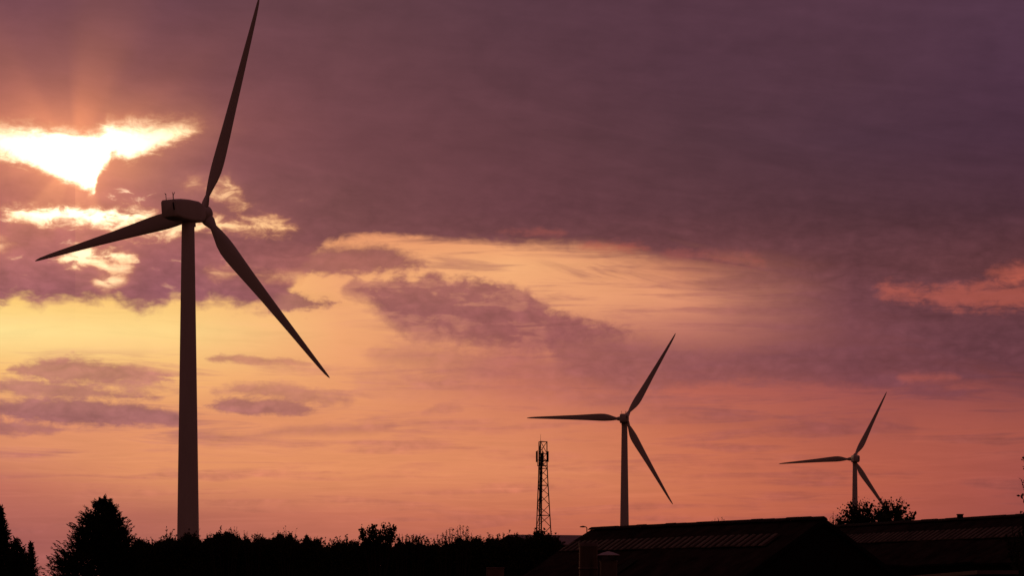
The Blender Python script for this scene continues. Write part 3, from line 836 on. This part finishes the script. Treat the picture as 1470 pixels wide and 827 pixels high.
# ------------------------------------------------------------------ vegetation
def conifer(name, label, px, py, Y, prof, cat='conifer', dens=1.0, tips=(), spray=0.42, lean=0.0):
    """prof: (height fraction from the top, radius in m to the left, to the right)"""
    top = at(px, py, Y)
    h = top.z
    root = thing(name, label, cat, (top.x, top.y, 0))
    m = MB(); m.tube([(0, 0, 0), (0, 0, h * .4), (0, 0, h * .97)], [h * .022 + .05, h * .015, .015], 8); m.build('trunk', M['bark'], root)
    f = np.array([p[0] for p in prof]); rl = np.array([p[1] for p in prof]); rr = np.array([p[2] for p in prof])
    cr = MB()
    nb = int(900 * dens)
    P = []; D = []; Sz = []
    lim = MB()
    for i in range(nb):
        fr = rnd.random() ** 0.72
        a = rnd.uniform(0, 2 * math.pi)
        wgt = (math.cos(a) + 1) / 2
        rad = np.interp(fr, f, rl) * (1 - wgt) + np.interp(fr, f, rr) * wgt
        rad *= 1 + 0.14 * math.sin(3 * a + fr * 11) * math.sin(fr * 23 + a) + (rnd.uniform(-.30, .0) if i % 4 else rnd.uniform(-.05, .16))
        rad += (0 if i % 4 else rnd.uniform(.05, .22) * min(1, rad))
        z = h * (1 - fr)
        dirn = np.array([math.cos(a), math.sin(a), rnd.uniform(.25, .75)])
        tip = np.array([math.cos(a) * rad, math.sin(a) * rad, z])
        ln = min(rad * 1.2, spray * (2.0 + rnd.random() * 1.6)) + .12
        base_ = tip - dirn / np.linalg.norm(dirn) * ln
        k = int(14 + ln * 16)
        t = np.linspace(0.0, 1, k)
        q = base_ + (tip - base_) * t[:, None] + np.array([0, 0, 1]) * (-0.10 * np.sin(t * 3.14) * ln)[:, None]
        sp = rng.normal(size=(k, 3)) * (0.03 + 0.30 * (1 - t))[:, None] * spray * 1.1
        P.append(q + sp)
        dv_ = dirn / np.linalg.norm(dirn) + rng.normal(size=(k, 3)) * (.25 + .4 * (1 - t))[:, None]
        D.append(dv_); Sz.append(spray * (0.30 + .34 * rng.random(k)))
    for tx, tz in tips:                     # separate leaders standing out of the top
        k = 46; t = np.linspace(0, 1, k)
        q = np.stack([np.full(k, tx) * (0.4 + 0.6 * t), rng.normal(size=k) * .05, h - tz - 1.0 + t * 1.0], 1) + rng.normal(size=(k, 3)) * (.16 * (1 - t) + .02)[:, None]
        P.append(q); D.append(np.array([tx * .3, 0, 1]) + rng.normal(size=(k, 3)) * .5); Sz.append(np.full(k, spray * .42))
    # inner branches, so that no light comes through the middle
    k = int(2600 * dens); fr = rng.random(k) ** .7; a = rng.random(k) * 6.283
    rad = (np.interp(fr, f, rl) * (1 - (np.cos(a) + 1) / 2) + np.interp(fr, f, rr) * (np.cos(a) + 1) / 2) * rng.random(k) ** .5 * .78
    P.append(np.stack([np.cos(a) * rad, np.sin(a) * rad, h * (1 - fr)], 1)); D.append(rng.normal(size=(k, 3))); Sz.append(spray * (0.9 + rng.random(k) * .5))
    cr.leaves(np.concatenate(P), np.concatenate(D), np.concatenate(Sz), 0.34)
    cr.build('crown', M['conifer'], root)
    return root


mp = 65 / FPX
conifer('conifer_tree', 'big broad dark conifer with several pointed tips, left of the largest turbine', 150, 717, 65,
        [(0, .12, .12), (.03, .65, .55), (.085, 1.1, .9), (.18, 1.85, 1.25), (.33, 2.4, 1.9), (.48, 3.0, 2.1), (.64, 3.8, 2.15), (.8, 4.3, 2.25), (1, 4.6, 2.3)], dens=1.7, tips=((-.62, .05), (-.36, .0), (.0, .25), (.45, 0.0), (.8, .45), (-1.3, .9), (1.1, 1.0)), spray=.40)
conifer('fir_tree', 'tall pointed fir cut by the left edge of the photo', 0, 727, 62,
        [(0, .03, .03), (.06, .14, .14), (.16, .4, .36), (.26, .75, .62), (.4, 1.2, 1.0), (.6, 1.7, 1.4), (1, 2.2, 1.9)], dens=1.1, spray=.30)
conifer('fir_tree', 'blunt young fir just right of the tall fir', 24, 774, 60,
        [(0, .08, .08), (.08, .35, .36), (.25, .6, .42), (.5, .9, .5), (1, 1.2, .8)], dens=.6, spray=.26)
conifer('fir_tree', 'lowest fir, standing between the blunt fir and the slender one', 34, 788, 61,
        [(0, .04, .04), (.1, .3, .3), (.3, .5, .5), (1, 1.0, 1.0)], dens=.5, spray=.22)
conifer('fir_tree', 'small slender fir with a thin tip, just left of the big broad conifer', 44.5, 780, 59,
        [(0, .03, .03), (.1, .14, .14), (.2, .26, .27), (.3, .34, .36), (.5, .55, .55), (1, .9, 1.0)], dens=.55, spray=.20)


def limb_tree(mb_t, P, D, Sz, o, d, ln, rad, depth, leaf, spread, droop, density):
    """recursive limbs; leaves grow along the last ones"""
    d = d.normalized()
    pts = [o]; k = 4
    cur = Vector(o); dd_ = Vector(d)
    for i in range(k):
        dd_ = (dd_ + Vector((rnd.gauss(0, .12), rnd.gauss(0, .12), rnd.gauss(0.04, .08) - droop * .1))).normalized()
        cur = cur + dd_ * ln / k; pts.append(Vector(cur))
    mb_t.tube(pts, [rad * (1 - .55 * i / k) for i in range(k + 1)], 5, False)
    if depth <= 1:
        n = max(3, int(density * ln / leaf))
        for i in range(n):
            t = rnd.uniform(0.12, 1.0) if depth == 1 else rnd.uniform(.0, 1.0)
            j = min(k - 1, int(t * k)); q = pts[j].lerp(pts[j + 1], t * k - j)
            P.append(q); D.append((dd_ * .7 + Vector((rnd.gauss(0, 1), rnd.gauss(0, 1), rnd.gauss(0.1, 1))) * .7)); Sz.append(leaf * rnd.uniform(.7, 1.3))
    if depth > 0:
        for i in range(rnd.choice((3, 4, 4, 5))):
            t = rnd.uniform(.35, 1.0); j = min(k - 1, int(t * k)); q = pts[j].lerp(pts[j + 1], t * k - j)
            nd = (dd_ + Vector((rnd.gauss(0, 1), rnd.gauss(0, 1), rnd.gauss(.15, .6))) * spread)
            limb_tree(mb_t, P, D, Sz, q, nd, ln * rnd.uniform(.5, .75), rad * .5, depth - 1, leaf, spread, droop, density)


def bush(name, label, cat, px, py, Y, stems, leaf, width=1.0, depth=2, spread=.6, density=3.0, droop=0.0, z0=0.0, group=None, lw=.5, first=.45, cluster=0.0, limbs=True, tmin=.15):
    """stems: list of (px,py) of the shoot tips in the photo"""
    root_p = at(px, HY, Y); root_p.z = z0
    root = thing(name, label, cat, root_p, 0, group)
    tr = MB(); P = []; D = []; Sz = []
    for tx, ty in stems:
        T_ = at(tx, ty, Y) - root_p
        T_.y = rnd.uniform(-.5, .5) * width
        o_ = Vector((T_.x * first * rnd.uniform(.6, 1), T_.y * .3, 0.0))
        mid = o_.lerp(T_, .58)
        tr.tube([o_, o_.lerp(mid, .5) + Vector((rnd.gauss(0, .05), 0, 0)), mid], [.05, .04, .03], 5, False)
        d = (T_ - mid); ln = d.length
        # main shoot to the tip
        k = max(4, int(density * ln / leaf * 0.9))
        tr.tube([mid, mid.lerp(T_, .5) + Vector((rnd.gauss(0, .03), 0, 0)), T_], [.03, .02, .008], 5, False)
        for i in range(k):
            t = rnd.uniform(tmin, 1.02); q = mid.lerp(T_, t)
            q = q + Vector((rnd.gauss(0, 1), rnd.gauss(0, 1), rnd.gauss(0, 1))) * cluster
            P.append(q); D.append(d.normalized() * .6 + Vector((rnd.gauss(0, 1), rnd.gauss(0, 1), rnd.gauss(.2, .8))) * .7); Sz.append(leaf * rnd.uniform(.6, 1.15) * (1.15 - .45 * t))
        for i in range(depth * 3 if limbs else 0):
            t = rnd.uniform(0, .75); q = mid.lerp(T_, t)
            nd = d.normalized() + Vector((rnd.gauss(0, 1), rnd.gauss(0, 1), rnd.gauss(.1, .5))) * spread
            limb_tree(tr, P, D, Sz, q, nd, ln * rnd.uniform(.3, .55) * (1 - t * .6), .016, depth - 2, leaf, spread, droop, density)
    tr.build('stems', M['bark'], root)
    cr = MB(); cr.leaves([tuple(p) for p in P], [tuple(p) for p in D], np.array(Sz), lw)
    cr.build('leaves', M['leaf'], root)
    return root


# the hedge: one long untrimmed belt of shrubs
Yh = 70.0
hx0, hx1 = at(186, 800, Yh).x, at(806, 800, Yh).x
prof_px = [(186, 806), (195, 782), (203, 778), (212, 786), (222, 783), (235, 776), (243, 770), (255, 778), (268, 772), (282, 776), (290, 782), (300, 776), (315, 770), (330, 768), (345, 775), (356, 778), (368, 774), (385, 778), (400, 772), (415, 770), (428, 780), (440, 776), (455, 779), (466, 782), (474, 787), (484, 780), (496, 779), (505, 782), (516, 784), (530, 776), (545, 775), (560, 780), (570, 783), (580, 776), (592, 778), (600, 775), (612, 780), (625, 782), (640, 778), (655, 777), (670, 778), (685, 776), (692, 780), (700, 776), (730, 774), (752, 775), (768, 776), (790, 772), (803, 780), (812, 795), (830, 815)]
hp = np.array(prof_px, float)
hedge = thing('hedge', 'long dark untrimmed hedge running from the big conifer to the mast', 'hedge', ((hx0 + hx1) / 2, Yh * K, 0))
cxh = (hx0 + hx1) / 2
N = 120000
X = rng.uniform(hx0, hx1 + 1.0, N)
pxx = CX0 + X * FPX / (Yh * K)
top_z = EYE + (HY - np.interp(pxx, hp[:, 0], hp[:, 1])) / FPX * Yh * K
kx = np.arange(hx0 - 2, hx1 + 3, 0.22); kv = rng.normal(size=len(kx)) * .13 + np.interp(kx, kx[::5], rng.normal(size=len(kx[::5])) * .13)
top_z = top_z + np.interp(X, kx, kv) - .05
yy = rng.uniform(-1.5, 1.5, N)
roofz = top_z - 0.16 * yy ** 2 - np.abs(rng.normal(size=N)) * .13
q = rng.random(N)
Z = np.where(q < .55, roofz - rng.random(N) ** 1.6 * .8, rng.random(N) * roofz)
yy = np.where(q < .55, yy, np.sign(yy) * (1.5 - rng.random(N) ** 2 * .9))
hl = MB()
hl.leaves(np.stack([X - cxh, yy, Z], 1), rng.normal(size=(N, 3)) + np.array([0, 0, .5]), rng.uniform(.10, .2, N), .6)
k = 26000
X = rng.uniform(hx0 + .3, hx1 + .6, k); pxx = CX0 + X * FPX / (Yh * K); tz = EYE + (HY - np.interp(pxx, hp[:, 0], hp[:, 1])) / FPX * Yh * K
hl.leaves(np.stack([X - cxh, rng.uniform(-.9, .9, k), rng.random(k) * (tz - .5)], 1), rng.normal(size=(k, 3)), rng.uniform(.4, .6, k), .8)
# loose shoots standing above the outline
P = []; D = []; Sz = []; tw = MB()
for i in range(420):
    x = rnd.uniform(hx0, hx1); p_ = CX0 + x * FPX / (Yh * K)
    z = EYE + (HY - float(np.interp(p_, hp[:, 0], hp[:, 1]))) / FPX * Yh * K
    ln = rnd.uniform(.1, .5) * (1.7 if rnd.random() < .15 else 1)
    o_ = Vector((x - cxh, rnd.uniform(-.6, .6), z - .3)); d = Vector((rnd.gauss(0, .35), rnd.gauss(0, .3), 1)).normalized()
    tip = o_ + d * (ln + .3); tw.tube([o_, o_.lerp(tip, .5) + Vector((rnd.gauss(0, .03), 0, 0)), tip], [.014, .010, .005], 4, False)
    for j in range(rnd.choice((3, 8, 14, 24))):
        t = rnd.uniform(.2, 1); P.append(o_.lerp(tip, t)); D.append(d + Vector((rnd.gauss(0, 1), rnd.gauss(0, 1), rnd.gauss(0, .6)))); Sz.append(rnd.uniform(.09, .19))
hl.leaves([tuple(p) for p in P], [tuple(p) for p in D], np.array(Sz), .5)
hl.add(np.concatenate(tw.v), tw.f)
hl.build('foliage', M['leaf'], hedge)

Yq = 69.0
bush('shrub', 'wiry shrub with loose leafy sprigs just right of the largest turbine', 'shrub', 325, 760, Yq, [(299, 768), (303, 765), (314, 762), (318, 765), (330, 760), (337, 757), (339, 758), (345, 768)], .13, density=1.6, depth=2)
bush('shrub', 'thin twiggy shrub with bare upright shoots, second shrub right of the largest turbine', 'shrub', 362, 760, Yq, [(351, 762), (356, 766), (362, 768), (369, 764), (374, 768), (377, 766)], .09, density=1.0, depth=2)
bush('shrub', 'rounded shrub with one tall leafy knob, midway between the largest turbine and the forked shrub', 'shrub', 412, 765, Yq, [(402, 772), (407, 770), (413, 767), (418, 770), (423, 775), (397, 776)], .16, density=3.0, depth=2)
bush('shrub', 'leafy forked shrub with four thick clusters rising highest out of the hedge', 'shrub', 543, 760, Yq, [(520, 762), (519, 760), (529, 760), (536, 756), (535, 758), (544, 764), (551, 756), (558, 757), (566, 758), (562, 762), (523, 776), (547, 770)], .27, density=15.0, depth=1, spread=.35, lw=.8, cluster=.11, limbs=False, tmin=.55, first=.3)
bush('shrub', 'small umbrella-topped shrub just right of the forked shrub', 'shrub', 577, 765, Yq, [(567, 772), (573, 767), (578, 767), (582, 770), (586, 773), (570, 770)], .11, density=2.2, depth=2)
bush('shrub', 'low domed shrub with a spiky top between the umbrella-topped and fan-shaped shrubs', 'shrub', 601, 770, Yq, [(594, 776), (598, 772), (602, 771), (606, 773), (611, 779), (590, 780)], .13, density=3.5, depth=2)
bush('sapling', 'feathery sapling with slanting spiked shoots, left of the fan-shaped one', 'sapling', 640, 765, Yq, [(623, 773), (628, 769), (635, 766), (641, 763), (646, 758), (650, 760), (639, 770), (632, 776)], .19, density=6.5, depth=1, spread=.2, first=.7, cluster=.03, limbs=False, tmin=.0, lw=.5)
bush('sapling', 'fan-shaped sapling with many slim spiked shoots above the hedge', 'sapling', 661, 765, Yq, [(653, 765), (657, 759), (661, 755), (665, 757), (670, 758), (672, 762), (677, 765), (655, 772), (674, 772), (668, 764)], .19, density=6.5, depth=1, spread=.2, first=.7, cluster=.03, limbs=False, tmin=.0, lw=.5)
bush('shrub', 'dark leafy shrub in front of the foot of the lattice mast', 'shrub', 783, 770, 64, [(768, 765), (774, 762), (781, 766), (789, 767), (797, 772), (802, 778), (762, 774), (804, 788), (777, 770), (785, 775), (794, 780)], .2, density=5.0, depth=3, spread=.5, lw=.6)

# bush behind the far shed, in front of the smallest turbine
bt_ = []
for i in range(46):
    t = i / 45
    x = 1205 + 106 * t
    y = np.interp(x, [1205, 1212, 1222, 1235, 1246, 1256, 1266, 1276, 1284, 1296, 1304, 1311], [738, 727, 722, 720, 719, 723, 718, 720, 718, 723, 734, 748])
    bt_.append((x + rnd.uniform(-2, 2), y + abs(rnd.gauss(0, 7)) * (1 if i % 2 else .3)))
bush('round_bush', 'broad airy round bush behind the second shed, before the smallest turbine', 'bush', 1256, 760, 85, bt_, .30, width=3.0, depth=2, spread=.7, density=4.2, lw=.8, cluster=.2, tmin=.2)
bush('shrub', 'small pointed shrub just left of the round bush, over the gable peak', 'shrub', 1197, 760, 84, [(1197, 737), (1191, 746), (1194, 743), (1203, 745), (1201, 742), (1207, 748)], .17, density=3.0, depth=2)
# weed growing on the long shed's ridge, seen against the sky
wy = 57.0
wz = at(1030, 752, wy).z
bush('weed', 'small tufty weed showing above the long shed ridge', 'weed', 1031, 760, wy, [(1023, 748), (1026, 745), (1031, 745), (1036, 742.5), (1040, 747)], .12, density=3.0, depth=1, z0=0.0, first=.9)
# tree at the right edge
bush('edge_tree', 'leafy tree cut by the right edge of the photo, before the second shed', 'tree', 1490, 780, 36, [(1486, 640), (1481, 657), (1490, 620), (1483, 690), (1500, 600), (1482, 672), (1510, 610), (1474, 731), (1469, 738), (1458, 752), (1452, 766), (1450, 779), (1455, 792), (1460, 807), (1464, 756), (1472, 764), (1488, 700), (1505, 680), (1525, 650), (1454, 815), (1468, 797)], .15, width=2.0, depth=2, spread=.3, density=2.4, lw=.55, cluster=.06)
